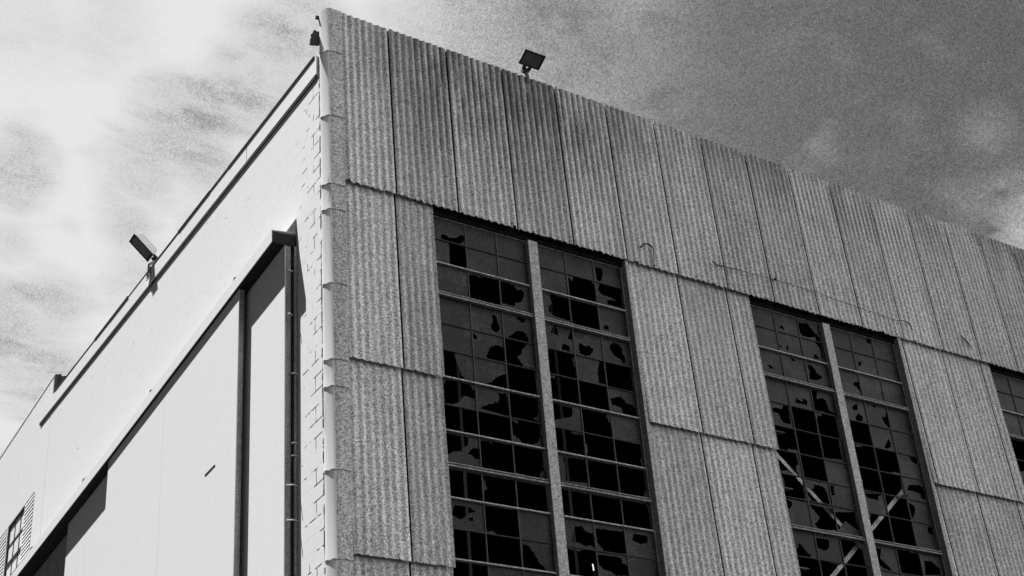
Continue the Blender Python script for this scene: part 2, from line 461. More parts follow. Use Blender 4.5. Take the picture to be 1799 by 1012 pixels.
# outlines of the holes in the glazing, metres on the glass plane (x, z)
HOLES = {
'A': [[(1.76,12.94),(1.84,12.97),(1.9,12.93),(2.02,12.96),(2.1,13.04),(2.16,13.02),(2.14,12.93),(2.06,12.88),(2.15,12.86),(2.16,12.48),(1.88,12.47),(1.89,12.75),(1.88,12.84),(1.77,12.88)],[(2.7,12.44),(2.81,12.42),(2.94,12.4),(2.99,12.34),(3.08,12.36),(3.11,12.28),(3.08,12.22),(3.04,12.14),(2.94,12.11),(2.92,12.04),(2.69,12.04)],[(2.52,11.79),(2.58,11.82),(2.6,11.77),(2.61,11.69),(2.64,11.6),(2.59,11.53),(2.53,11.53),(2.48,11.6),(2.53,11.71)],[(2.91,11.89),(3.09,11.89),(3.07,11.8),(3.0,11.79)],[(2.78,11.51),(2.93,11.64),(3.03,11.65),(3.09,11.6),(3.11,11.49),(3.03,11.4),(2.98,11.34),(2.97,11.27),(2.89,11.21),(2.94,11.14),(2.99,11.08),(3.21,11.08),(3.21,10.99),(2.68,10.88),(2.7,11.46)],[(2.18,11.43),(2.25,11.39),(2.23,11.33),(2.18,11.33)],[(2.39,11.13),(2.45,11.26),(2.56,11.32),(2.67,11.31),(2.68,11.07),(2.37,11.07)],[(1.66,11.06),(1.86,11.04),(1.9,10.88),(1.96,10.71),(2.02,10.66),(1.65,10.62)],[(2.72,11.04),(2.66,10.88),(2.54,10.82),(2.42,10.7),(2.33,10.66),(2.68,10.64)],[(1.72,10.59),(2.08,10.59),(2.15,10.49),(2.14,10.38),(2.06,10.4),(1.97,10.4),(1.9,10.29),(1.8,10.24),(1.67,10.22),(1.67,10.5)],[(2.52,10.56),(2.66,10.57),(2.68,10.23),(2.2,10.26),(2.36,10.35),(2.52,10.42),(2.54,10.5)],[(2.69,10.6),(3.19,10.61),(3.19,10.42),(3.12,10.3),(3.06,10.27),(3.17,10.23),(3.2,10.06),(3.11,9.91),(3.0,9.86),(2.86,9.86),(2.77,9.93),(2.71,9.97),(2.71,10.18),(2.8,10.14),(2.82,10.19),(2.69,10.22)],[(1.65,9.79),(1.99,9.78),(1.99,9.67),(1.91,9.61),(1.9,9.56),(1.76,9.54),(1.67,9.47),(1.65,9.46)],[(2.04,9.63),(2.15,9.65),(2.17,9.49),(2.09,9.49),(2.02,9.54),(1.97,9.53)],[(2.7,9.8),(3.22,9.79),(3.22,9.52),(3.12,9.48),(3.08,9.37),(2.7,9.39)],[(1.73,8.77),(1.93,8.78),(2.05,8.73),(1.92,8.68),(1.84,8.6),(1.77,8.59),(1.68,8.63)],[(1.92,8.63),(1.99,8.64),(1.99,8.58),(1.92,8.59)],[(2.72,8.38),(2.82,8.36),(2.9,8.26),(2.96,8.15),(3.08,8.05),(2.7,8.05)],[(4.46,13.13),(4.58,13.14),(4.6,13.07),(4.55,12.91),(4.49,12.87),(4.46,12.93)],[(4.02,12.84),(4.23,12.85),(4.34,12.85),(4.43,12.76),(4.44,12.49),(3.92,12.47),(3.93,12.82),(4.0,12.75)],[(4.52,12.85),(4.94,12.87),(4.95,12.51),(4.6,12.5),(4.62,12.58),(4.81,12.61),(4.67,12.64),(4.53,12.65),(4.46,12.72)],[(3.54,12.41),(3.91,12.44),(3.91,12.04),(3.8,12.03),(3.6,12.05),(3.51,12.1),(3.52,12.2),(3.58,12.26)],[(4.49,12.1),(4.57,12.12),(4.59,12.04),(4.48,12.04)],[(3.55,11.88),(3.62,11.87),(3.64,11.72),(3.5,11.75),(3.54,11.82)],[(3.88,11.88),(3.89,11.7),(3.8,11.71)],[(3.7,11.61),(3.81,11.6),(3.83,11.5),(3.66,11.5)],[(4.01,11.7),(4.1,11.65),(4.18,11.69),(4.25,11.63),(4.17,11.52),(4.08,11.49),(3.99,11.52),(3.98,11.62)],[(4.64,11.84),(4.74,11.82),(4.79,11.76),(4.77,11.67),(4.82,11.66),(4.8,11.52),(4.75,11.51),(4.73,11.58),(4.62,11.62),(4.56,11.7),(4.55,11.78)],[(4.33,11.46),(4.44,11.47),(4.45,11.08),(4.28,11.08),(4.27,11.26)],[(4.46,10.87),(4.64,10.94),(4.72,10.86),(4.83,10.83),(4.9,10.79),(4.95,10.82),(4.95,10.66),(4.64,10.64),(4.64,10.74),(4.54,10.77),(4.46,10.77)],[(3.41,10.6),(3.65,10.57),(3.75,10.58),(3.74,10.44),(3.66,10.4),(3.58,10.38),(3.48,10.34),(3.42,10.31)],[(3.5,9.77),(3.91,9.79),(3.92,9.43),(3.52,9.41),(3.52,9.52),(3.53,9.62)],[(3.59,8.75),(3.71,8.77),(3.76,8.7),(3.88,8.68),(3.89,8.48),(3.81,8.51),(3.74,8.48),(3.64,8.52),(3.51,8.52),(3.54,8.64)],[(3.93,8.77),(4.43,8.79),(4.43,8.49),(4.35,8.45),(4.02,8.42),(4.01,8.49),(3.93,8.56)],[(4.57,8.78),(4.81,8.79),(4.8,8.68),(4.67,8.64),(4.54,8.68)],[(3.91,8.39),(4.3,8.4),(4.33,8.32),(4.39,8.3),(4.42,8.15),(4.18,8.12),(4.12,8.17),(3.99,8.18),(3.92,8.25)]],
'B': [[(8.14,12.98),(8.23,12.99),(8.24,12.91),(8.15,12.93)],[(8.57,13.19),(8.62,13.14),(8.81,13.18),(8.89,13.08),(8.98,13.0),(9.08,12.91),(9.0,12.51),(8.99,12.74),(8.91,12.83),(8.96,12.95),(8.78,12.9),(8.63,12.9),(8.57,12.99),(8.56,13.09)],[(8.05,12.62),(8.12,12.56),(8.04,12.53)],[(8.22,12.63),(8.26,12.61),(8.24,12.52),(8.2,12.53)],[(8.81,12.56),(8.88,12.61),(8.92,12.51),(8.8,12.51)],[(7.74,12.17),(7.85,12.11),(7.78,12.08),(7.72,12.11)],[(8.27,12.42),(8.38,12.36),(8.29,12.33)],[(8.61,12.35),(8.73,12.35),(8.82,12.21),(8.93,12.18),(8.87,12.13),(8.75,12.08),(8.61,12.07),(8.62,12.18),(8.65,12.21)],[(8.2,11.64),(8.36,11.6),(8.35,11.67),(8.46,11.65),(8.42,11.54),(8.36,11.56),(8.18,11.55)],[(8.57,11.89),(8.72,11.89),(8.68,11.72),(8.82,11.77),(8.89,11.72),(8.91,11.57),(9.05,11.51),(9.08,11.49),(8.56,11.5)],[(7.64,11.34),(7.71,11.37),(7.86,11.37),(7.89,11.44),(8.01,11.46),(7.99,11.13),(7.84,11.12),(7.79,11.18),(7.77,11.27),(7.64,11.29)],[(8.56,11.07),(9.0,11.09),(8.98,10.83),(9.0,10.69),(8.56,10.64)],[(7.53,10.64),(7.98,10.63),(8.0,10.43),(7.94,10.41),(7.92,10.31),(7.98,10.24),(7.86,10.22),(7.72,10.28),(7.58,10.25),(7.55,10.42)],[(7.54,10.21),(8.01,10.21),(8.0,9.79),(7.55,9.8),(7.6,9.91),(7.63,10.1)],[(8.02,10.18),(8.07,10.07),(8.22,10.04),(8.25,10.13),(8.44,10.13),(8.5,10.03),(8.51,9.81),(8.01,9.8),(8.14,9.84),(8.04,9.98)],[(8.56,10.18),(8.68,10.18),(8.65,10.0),(8.56,10.0)],[(7.56,9.79),(7.71,9.75),(7.68,9.66),(7.58,9.61),(7.52,9.63)],[(8.04,9.77),(8.53,9.76),(8.56,9.52),(8.13,9.46),(8.24,9.57),(8.16,9.66)],[(8.22,9.66),(8.55,9.71),(8.54,9.41),(8.18,9.36),(8.09,9.45),(8.23,9.52)],[(8.52,9.71),(9.09,9.79),(9.03,9.47),(8.77,9.6),(8.62,9.44),(8.54,9.41)],[(7.68,9.08),(7.74,9.06),(7.8,8.98),(7.89,8.91),(7.89,8.85),(7.55,8.88),(7.65,8.99)],[(8.08,9.22),(8.34,9.22),(8.33,9.1),(8.21,9.02),(8.04,9.06)],[(10.17,13.22),(10.3,13.22),(10.26,13.12),(10.18,13.12)],[(9.84,12.65),(9.95,12.72),(9.9,12.6),(9.85,12.59)],[(9.64,12.23),(9.76,12.27),(9.75,12.12),(9.76,12.06),(9.69,12.15),(9.61,12.16)],[(9.26,11.77),(9.33,11.76),(9.3,11.7),(9.25,11.7)],[(9.6,11.82),(9.6,11.71),(9.5,11.67),(9.46,11.71),(9.5,11.76)],[(9.59,11.65),(9.68,11.59),(9.66,11.5),(9.5,11.48),(9.51,11.56)],[(9.96,11.87),(10.05,11.87),(10.0,11.82)],[(10.14,11.68),(10.23,11.7),(10.28,11.81),(10.29,11.68),(10.27,11.48),(10.17,11.58)],[(10.18,11.28),(10.23,11.2),(10.19,11.12),(10.1,11.08),(10.04,11.09)],[(10.59,11.03),(10.78,11.04),(10.75,10.9),(10.64,10.95)],[(9.31,10.61),(9.75,10.63),(9.76,10.22),(9.29,10.21),(9.37,10.37),(9.29,10.47)],[(9.81,10.64),(9.94,10.64),(10.28,10.64),(10.23,10.22),(9.77,10.22),(9.77,10.62)],[(10.42,10.49),(10.69,10.52),(10.81,10.48),(10.75,10.26),(10.66,10.29),(10.68,10.36),(10.54,10.38),(10.37,10.38)],[(10.33,10.32),(10.37,10.27),(10.3,10.24)],[(9.33,10.16),(9.75,10.2),(9.64,10.15),(9.62,10.07),(9.54,10.08),(9.4,10.09)],[(9.76,10.2),(10.28,10.2),(10.29,9.8),(9.76,9.8),(9.76,10.06)],[(10.3,10.15),(10.46,10.12),(10.45,10.03),(10.36,9.89),(10.3,9.88)],[(10.65,9.77),(10.87,9.79),(10.89,9.67),(10.65,9.65)],[(9.26,9.22),(9.46,9.23),(9.39,9.06),(9.53,8.95),(9.63,8.85),(9.27,8.95)],[(10.4,9.16),(10.56,9.16),(10.71,9.07),(10.72,8.95),(10.34,8.9)]],
'C': [[(13.4,11.98),(13.45,11.89),(13.47,11.76),(13.39,11.8)],[(13.39,11.48),(14.06,11.53),(13.9,11.3),(13.41,11.24)]],
}

# ================================================================ ground
g = MB(); g.box(-400, 400, -400, 400, -0.3, 0.0)
go = g.build('ground', GRD); tag(go, kind='structure')

# ================================================================ the hall
hall = empty('industrial_hall', (0, 0, 0), 'tall derelict hall of corrugated cement sheet with broken window bays and white side wall', 'building')

XEND = 25.0
GLY = 0.12                       # glass plane behind the cladding
BAYS = [(1.60, 4.93), (7.48, 10.82), (13.25, 16.60), (19.10, 22.45)]
LAPS = [13.324, 10.544, 7.864, 5.16, 2.46, 0.25]
TOPZ = 16.40
PITCH = 1 / 9.0
AMP = 0.0118


def sheet(x0, x1, z0, z1, ylo=-0.036, yhi=0.034, rag0=0.012, rag1=0.012):
    """one corrugated sheet, its foot lapping over the sheet below"""
    rnd = random.Random(int(x0 * 977 + z0 * 131))
    n = max(6, int(round((x1 - x0) / PITCH * 10)))
    nz = 5
    th = 0.007
    dy = rnd.uniform(-0.002, 0.002)
    skew = rnd.uniform(-0.002, 0.002)
    zr0 = [z0 + rnd.uniform(-rag0, rag0) * 0.5 for _ in range(n + 1)]
    zr1 = [z1 + rnd.uniform(-rag1, rag1) * 0.5 + skew for _ in range(n + 1)]
    # the odd broken corner or nibble on an edge
    for zr, sg, rg in ((zr0, 1, rag0), (zr1, -1, rag1)):
        for _ in range(rnd.choice((0, 1, 1, 2))):
            c = rnd.randrange(n + 1)
            w = rnd.randint(1, 4)
            for i in range(max(0, c - w), min(n, c + w) + 1):
                zr[i] += sg * rnd.uniform(0.3, 1.0) * rg * 1.2
    V = []; Fc = []
    for back in (0, 1):
        for j in range(nz + 1):
            t = j / nz
            for i in range(n + 1):
                x = x0 + (x1 - x0) * i / n
                zz = zr0[i] * (1 - t) + zr1[i] * t
                y = ylo * (1 - t) + yhi * t + dy + (AMP if z0 > 13 else 0.0085) * math.cos(2 * math.pi * x / PITCH) + back * th
                V.append((x, y, zz))
    st = (nz + 1) * (n + 1)
    for j in range(nz):
        for i in range(n):
            a = j * (n + 1) + i
            Fc.append((a, a + 1, a + n + 2, a + n + 1))
            Fc.append((st + a, st + a + n + 1, st + a + n + 2, st + a + 1))
    def rim(*q):                       # the cut edge has its own vertices so that its shading stays crisp
        m0 = len(V)
        V.extend(V[i_] for i_ in q)
        Fc.append((m0, m0 + 1, m0 + 2, m0 + 3))
    for i in range(n):
        rim(i, st + i, st + i + 1, i + 1)
        a = nz * (n + 1) + i
        rim(a, a + 1, st + a + 1, st + a)
    for j in range(nz):
        a = j * (n + 1)
        rim(a, a + n + 1, st + a + n + 1, st + a)
        a += n
        rim(a, st + a, st + a + n + 1, a + n + 1)
    me = bpy.data.meshes.new('cladding_sheet')
    me.from_pydata(V, [], Fc)
    for p in me.polygons:
        p.use_smooth = True
    o = link('cladding_sheet', me, CEM, hall)
    return o


GAP = 0.0135
xs = [0.20] + list(range(1, 25))
for a, b in zip(xs[:-1], xs[1:]):
    ztop = TOPZ + 0.0026 * a
    sheet(a + GAP, b - GAP, LAPS[0] - 0.01, ztop, rag1=0.010, rag0=0.03)
piers = [(0.20, 1.60)] + [(BAYS[i][1] + 0.07, BAYS[i + 1][0]) for i in range(3)] + [(BAYS[3][1] + 0.07, 24.0)]
for p0, p1 in piers:
    cuts = [p0] + [float(x) for x in range(1, 25) if p0 + 0.05 < x < p1 - 0.05] + [p1]
    for a, b in zip(cuts[:-1], cuts[1:]):
        for z1, z0 in zip(LAPS[:-1], LAPS[1:]):
            sheet(a + GAP, b - (GAP if b < p1 else 0), z0 - 0.01, z1 + 0.08)

# corner capping: rounded cement pieces lapping down the corner
CAPS = [16.30, 15.51, 14.343, 13.172, 12.756, 11.583, 10.446, 10.059, 8.909, 7.75, 6.60, 6.2, 5.05, 3.9, 2.75, 1.6, 0.25]


def cap_piece(z0, z1):
    base = [(0.192, -0.052), (0.08, -0.052), (0.01, -0.052), (-0.012, -0.047), (-0.030, -0.035), (-0.048, -0.016),
            (-0.066, 0.006), (-0.082, 0.028), (-0.094, 0.048), (-0.102, 0.066), (-0.104, 0.078)]
    def prof(off):
        out = []
        for i, (x, y) in enumerate(base):
            a_, c_ = base[max(i - 1, 0)], base[min(i + 1, len(base) - 1)]
            tx, ty = c_[0] - a_[0], c_[1] - a_[1]
            L = math.hypot(tx, ty)
            out.append((x + ty / L * -off, y + tx / L * off))
        return out
    V = []; Fc = []
    levels = [(z0, 0.012), (z0 + 0.02, 0.011), (z0 + 0.05, 0.005), (z1 - 0.05, 0.001), (z1 + 0.03, -0.002)]
    n = len(prof(0))
    for back in (0, 1):
        for zz, off in levels:
            for i, (x, y) in enumerate(prof(off - back * 0.008)):
                V.append((x, y, zz + (0.008 * math.sin(i * 1.7) if zz == z0 else 0)))
    st = n * len(levels)
    for j in range(len(levels) - 1):
        for i in range(n - 1):
            a = j * n + i
            Fc.append((a, a + 1, a + n + 1, a + n)); Fc.append((st + a, st + a + n, st + a + n + 1, st + a + 1))
    def rim(*q):
        m0 = len(V)
        V.extend(V[i_] for i_ in q)
        Fc.append((m0, m0 + 1, m0 + 2, m0 + 3))
    for i in range(n - 1):
        rim(i, st + i, st + i + 1, i + 1)
        a = (len(levels) - 1) * n + i
        rim(a, a + 1, st + a + 1, st + a)
    for j in range(len(levels) - 1):
        for e in (0, n - 1):
            a = j * n + e
            rim(a, a + n, st + a + n, st + a)
    me = bpy.data.meshes.new('corner_capping')
    me.from_pydata(V, [], Fc)
    bm = bmesh.new(); bm.from_mesh(me)
    bmesh.ops.recalc_face_normals(bm, faces=bm.faces)
    bm.to_mesh(me); bm.free()
    for p in me.polygons: p.use_smooth = True
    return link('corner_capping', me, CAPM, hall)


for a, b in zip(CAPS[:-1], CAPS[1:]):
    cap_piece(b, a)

# backing liner so that seams and laps read black, and the dark hollow hall
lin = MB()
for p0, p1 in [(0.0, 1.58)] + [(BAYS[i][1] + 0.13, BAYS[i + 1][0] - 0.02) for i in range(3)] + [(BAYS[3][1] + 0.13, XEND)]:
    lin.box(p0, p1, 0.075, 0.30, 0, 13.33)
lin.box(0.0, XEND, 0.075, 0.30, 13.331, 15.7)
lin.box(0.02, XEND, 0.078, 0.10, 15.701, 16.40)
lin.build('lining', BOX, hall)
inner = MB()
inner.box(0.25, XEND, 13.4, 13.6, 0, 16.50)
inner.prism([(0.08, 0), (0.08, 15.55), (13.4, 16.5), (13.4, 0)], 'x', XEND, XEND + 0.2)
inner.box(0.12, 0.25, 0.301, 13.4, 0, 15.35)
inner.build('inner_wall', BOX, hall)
rf = MB()
rf.prism([(0.31, 15.52), (0.31, 15.60), (13.9, 16.56), (13.9, 16.48)], 'x', -0.04, XEND)
rf.build('roof', FELT, hall)
# sheeting rails behind the parapet: their cut ends stick out past the corner
for zz, yy in ((15.95, 0.13), (16.22, 0.10)):
    r_ = MB(); r_.box(-0.03, XEND, yy - 0.02, yy + 0.05, zz, zz + 0.06)
    r_.build('sheeting_rail', DRK, hall)

# ---------------------------------------------------------------- window bays
ROWS = [13.21, 12.85, 12.44, 11.93, 11.47, 11.05, 10.62, 10.21, 9.82, 9.32, 8.86, 8.44, 8.02, 7.60, 7.21, 6.71, 6.25, 5.83, 5.41, 4.99, 4.60, 4.10]
DOUBLE = {3, 9, 15}
MEDIUM = {2, 6, 8, 10, 12, 14, 16, 18, 20}
MISS = {
    0: {'L': {(2, 1), (5, 2), (7, 0), (7, 1), (8, 1), (9, 0), (9, 1), (9, 2), (10, 1), (11, 0), (11, 1), (12, 0)},
        'R': {(2, 1), (4, 0), (4, 2), (5, 0), (5, 1), (6, 1), (7, 0), (7, 1), (7, 2), (8, 1), (8, 2), (9, 0), (9, 1), (9, 2), (11, 0), (12, 1)}},
    1: {'L': {(4, 1), (4, 2), (5, 0), (5, 1), (6, 1), (9, 2), (10, 0), (10, 1), (10, 2), (12, 0)},
        'R': {(4, 0), (5, 0), (5, 1), (8, 0), (8, 1), (9, 1), (10, 2), (11, 0)}},
    2: {'L': set(), 'R': set()}, 3: {'L': set(), 'R': set()}}
rr = random.Random(11)
for b in range(4):
    for hside in 'LR':
        for r in range(len(ROWS) - 1):
            for c in range(3):
                seen = (b == 0 and r < 12) or (b == 1 and r < 11) or (b >= 2 and r < 3)
                if not seen and rr.random() < 0.33:
                    MISS[b][hside].add((r, c))


def segdist(px, pz, poly):
    """signed distance, negative inside"""
    inside = False
    best = 1e9
    n = len(poly)
    for i in range(n):
        x0, z0 = poly[i]; x1, z1 = poly[(i + 1) % n]
        if (z0 > pz) != (z1 > pz) and px < (x1 - x0) * (pz - z0) / (z1 - z0) + x0:
            inside = not inside
        dx, dz = x1 - x0, z1 - z0
        L = dx * dx + dz * dz or 1e-9
        t = max(0.0, min(1.0, ((px - x0) * dx + (pz - z0) * dz) / L))
        dd = (px - x0 - t * dx) ** 2 + (pz - z0 - t * dz) ** 2
        if dd < best: best = dd
    best = math.sqrt(best)
    return -best if inside else best


def jag(x, z):
    tri = lambda t: abs((t % 1.0) * 2 - 1) * 2 - 1
    return 0.011 * tri(x * 9.1 + z * 5.3) * tri(z * 11.7 - x * 3.9) + 0.007 * tri(x * 27.0 + z * 19.0)


def glass_mesh(panes):
    V = []; Fc = []
    for (x0, x1, z0, z1, holes) in panes:
        if not holes:
            b = len(V)
            V += [(x0, GLY, z0), (x1, GLY, z0), (x1, GLY, z1), (x0, GLY, z1)]
            Fc.append((b, b + 1, b + 2, b + 3))
            continue
        h = 0.015
        nx = max(4, int((x1 - x0) / h)); nz = max(4, int((z1 - z0) / h))
        f = {}
        for i in range(nx + 1):
            for j in range(nz + 1):
                x = x0 + (x1 - x0) * i / nx; z_ = z0 + (z1 - z0) * j / nz
                f[i, j] = (x, z_, min(segdist(x, z_, p) for p in holes) + jag(x, z_))
        for i in range(nx):
            for j in range(nz):
                q = [f[i, j], f[i + 1, j], f[i + 1, j + 1], f[i, j + 1]]
                if all(p[2] <= 0 for p in q): continue
                out = []
                for a in range(4):
                    p, r = q[a], q[(a + 1) % 4]
                    if p[2] > 0: out.append((p[0], p[1]))
                    if (p[2] > 0) != (r[2] > 0):
                        t = p[2] / (p[2] - r[2])
                        out.append((p[0] + (r[0] - p[0]) * t, p[1] + (r[1] - p[1]) * t))
                if len(out) >= 3:
                    b = len(V)
                    V += [(a, GLY, c) for a, c in out]
                    Fc.append(tuple(range(b, b + len(out))))
    me = bpy.data.meshes.new('glass')
    me.from_pydata(V, [], Fc)
    bm = bmesh.new(); bm.from_mesh(me)
    bmesh.ops.remove_doubles(bm, verts=bm.verts, dist=0.0004)
    bm.to_mesh(me); bm.free()
    return me


def missing_hole(x0, x1, z0, z1, rnd):
    """an almost empty pane that keeps a few slivers in its putty"""
    pts = []
    n = 6
    per = [((x0 + (x1 - x0) * i / n), z0) for i in range(n)] + [(x1, z0 + (z1 - z0) * i / n) for i in range(n)] + \
          [((x1 - (x1 - x0) * i / n), z1) for i in range(n)] + [(x0, z1 - (z1 - z0) * i / n) for i in range(n)]
    cx, cz = (x0 + x1) / 2, (z0 + z1) / 2
    bite = rnd.randrange(24) if rnd.random() < 0.55 else -9
    for i, (x, z_) in enumerate(per):
        s = 1.09
        if abs(i - bite) <= 1: s = rnd.uniform(0.72, 0.88)
        pts.append((cx + (x - cx) * s, cz + (z_ - cz) * s))
    return pts


def bay(idx, x0, x1):
    rnd = random.Random(idx * 7 + 3)
    key = 'ABCD'[idx]
    holes = HOLES.get(key, [])
    win = MB()
    zb, zt = ROWS[-1], 13.24
    mx0, mx1 = x0 + 1.60, x0 + 1.765           # central mullion
    # frame: head, sill and jambs
    win.box(x0 + 0.0, x1 + 0.03, 0.105, 0.16, 13.225, 13.24)
    win.box(x0 - 0.01, x1 + 0.05, 0.02, 0.16, zb - 0.08, zb - 0.02)
    win.box(x0 + 0.001, x0 + 0.03, 0.088, 0.15, zb - 0.018, 13.224)
    win.box(x1 - 0.012, x1 + 0.018, 0.088, 0.15, zb - 0.018, 13.224)
    w = win.build('window', FRM, hall)
    fl = MB()
    fl.box(x1 + 0.022, x1 + 0.056, 0.0, 0.13, zb - 0.018, 13.31)
    fl.box(x1 + 0.022, x1 + 0.080, -0.012, -0.001, zb - 0.018, 13.31)
    fl.build('jamb_flashing', CEMF, w)
    hd = MB(); hd.box(x0, x1 + 0.05, 0.075, 0.16, 13.2405, 13.33)
    hd.build('head_flashing', BOX, w)  # near-black colour stands for the shade below the sheet edge
    mu = MB()
    mu.box(mx0, mx1, 0.03, 0.17, zb - 0.015, 13.22)
    mu.build('mullion', MUL, w, bevel=0.006)
    halves = [('L', x0 + 0.03, mx0 - 0.001), ('R', mx1 + 0.001, x1 - 0.012)]
    panes = []
    for hs, a, b in halves:
        cw = (b - a) / 3
        for c in (1, 2):
            xx = a + cw * c + 0.012
            q = MB()
            q.box(xx - 0.008, xx + 0.008, GLY - 0.018, GLY + 0.012, ROWS[-1] + 0.001, 13.222)
            q.build('glazing_bar', THIN, w)
        for r in range(1, len(ROWS) - 1):
            if r in DOUBLE:
                tr = MB()
                tr.box(a, b, 0.065, 0.155, ROWS[r] + 0.014, ROWS[r] + 0.030)
                tr.box(a, b, 0.055, 0.155, ROWS[r] - 0.032, ROWS[r] - 0.008)
                tr.box(a, b, 0.13, 0.150, ROWS[r] - 0.0079, ROWS[r] + 0.0139)
                tr.build('transom', FRM, w)
            elif (r in MEDIUM if idx == 0 else r == 2):
                med = MB()
                med.box(a, b, GLY - 0.045, GLY + 0.02, ROWS[r] - 0.009, ROWS[r] + 0.009)
                med.build('glazing_rail', MUL, w)
            else:
                q = MB(); q.box(a, b, GLY - 0.0205, GLY + 0.010, ROWS[r] - 0.007, ROWS[r] + 0.007)
                q.build('lap_bar', DRK, w)
        for r in range(len(ROWS) - 1):
            z1 = ROWS[r] - (0.030 if r in DOUBLE else 0.002)
            z0 = ROWS[r + 1] + (0.030 if (r + 1) in DOUBLE else 0.002)
            if r == 0: z1 = 13.222
            for c in range(3):
                pa, pb = a + cw * c, a + cw * (c + 1)
                if c: pa += 0.012
                if c < 2: pb += 0.012
                hl = []
                for p in holes:
                    if min(q[0] for q in p) < pb and max(q[0] for q in p) > pa and min(q[1] for q in p) < z1 and max(q[1] for q in p) > z0:
                        hl.append(p)
                if (r, c) in MISS[idx][hs]:
                    hl.append(missing_hole(pa, pb, z0, z1, rnd))
                elif idx >= 2 and r >= 3 and rnd.random() < 0.5:
                    cx, cz = rnd.uniform(pa, pb), rnd.uniform(z0, z1); q = []
                    R0 = rnd.uniform(0.05, 0.2)
                    for t in range(9):
                        q.append((cx + R0 * rnd.uniform(0.5, 1.2) * math.cos(t * 0.7), cz + R0 * rnd.uniform(0.5, 1.2) * math.sin(t * 0.7)))
                    hl.append(q)
                panes.append((pa, pb, z0, z1, hl))
    g_ = link('glass', glass_mesh(panes), GLA, w)
    so = g_.modifiers.new('thickness', 'SOLIDIFY'); so.thickness = 0.005; so.offset = 1
    return w


for i, (a, b) in enumerate(BAYS):
    bay(i, a, b)
    # wall below the windows
    q = MB(); q.box(a - 0.02, b + 0.12, 0.06, 0.30, 0, ROWS[-1] - 0.085)
    q.build('apron_panel', CEM, hall)

# steel cross brace seen through the second bay
def flat_bar(p, q, w=0.07, t=0.012):
    p, q = Vector(p), Vector(q)
    dr = (q - p).normalized(); n = Vector((0, 1, 0)); s_ = dr.cross(n) * w / 2; n = n * t / 2
    m_ = MB()
    m_.hexa([p - s_ - n, p + s_ - n, p - s_ + n, p + s_ + n, q - s_ - n, q + s_ - n, q - s_ + n, q + s_ + n])
    return m_
flat_bar((7.50, 0.235, 10.76), (10.9, 0.235, 7.65)).build('cross_brace', BRC, hall)
flat_bar((10.62, 0.262, 10.60), (7.30, 0.262, 7.72)).build('cross_brace', BRC, hall)
for zz, xx in ((11.0, 7.92), (10.02, 7.86), (9.66, 7.80), (8.72, 7.9)):
    q = MB(); q.box(7.50, xx, 0.20, 0.30, zz, zz + 0.012); q.build('inside_shelf', FRM, hall)
# dim columns inside
for xx in (2.36, 4.1, 8.15, 12.0):
    q = MB(); q.box(xx, xx + 0.05, 0.9, 0.96, 0, 15.3); q.build('inside_post', DRK, hall)

# ---------------------------------------------------------------- side wall
def topz(y): return 15.64 + 0.0715 * (y - 0.2)
wl = MB()
wl.prism([(0.055, 0), (0.055, 15.60), (14.02, topz(14.02)), (14.02, 0)], 'x', -0.05, 0.118)
wl.build('side_wall', BLK, hall)
# bargeboard in two lengths with an open joint, felt edge on top
for (a, b) in ((0.24, 2.86), (2.885, 14.86)):
    q = MB()
    zl = lambda y: 15.285 + 0.0715 * (y - 0.2)
    zh = lambda y: topz(y) - 0.03
    q.hexa([(-0.085, a, zl(a)), (-0.051, a, zl(a)), (-0.085, b, zl(b)), (-0.051, b, zl(b)),
            (-0.085, a, zh(a)), (-0.051, a, zh(a)), (-0.085, b, zh(b)), (-0.051, b, zh(b))])
    q.build('bargeboard', WHT, hall, bevel=0.003)
q = MB()
rnd = random.Random(5)
y = 0.30
while y < 13.7:
    y2 = min(y + rnd.uniform(0.8, 1.9), 13.7)
    o1, o2 = rnd.uniform(0.092, 0.108), rnd.uniform(0.0, 0.006)
    q.hexa([(-o1, y, topz(y) - 0.028 - o2), (0.05, y, topz(y) - 0.028), (-o1, y2, topz(y2) - 0.028 - o2), (0.05, y2, topz(y2) - 0.028),
            (-o1, y, topz(y) - 0.006), (0.05, y, topz(y) + 0.01), (-o1, y2, topz(y2) - 0.006), (0.05, y2, topz(y2) + 0.01)])
    y = y2 + 0.004
q.build('felt_edge', FELT, hall)

# dark strip standing in for the shadow line under the bargeboard
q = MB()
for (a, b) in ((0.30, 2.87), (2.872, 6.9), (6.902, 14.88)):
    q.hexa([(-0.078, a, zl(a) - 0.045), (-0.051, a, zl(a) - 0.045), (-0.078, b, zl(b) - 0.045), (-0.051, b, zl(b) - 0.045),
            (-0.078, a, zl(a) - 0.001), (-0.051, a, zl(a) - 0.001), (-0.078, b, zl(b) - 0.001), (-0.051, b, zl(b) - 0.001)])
q.build('shadow_line_strip', DRK, hall)

# torn flashing left hanging behind the corner cap
def scrap(name, pts, y, t, material):
    m_ = MB(); m_.prism([(a, b) for a, b in pts], 'y', y, y + t)
    return m_.build(name, material, hall)
scrap('torn_flashing', [(-0.11, 15.695), (-0.245, 15.655), (-0.235, 15.775), (-0.215, 15.815), (-0.225, 15.855), (-0.195, 15.895), (-0.185, 15.945), (-0.15, 15.955), (-0.12, 15.935), (-0.1, 15.965), (-0.06, 15.915), (-0.06, 15.745)], 0.10, 0.03, DRK)
scrap('torn_flashing', [(-0.09, 16.115), (-0.1, 16.185), (-0.155, 16.185), (-0.15, 16.235), (-0.07, 16.245), (-0.06, 16.115)], 0.09, 0.03, DRK)

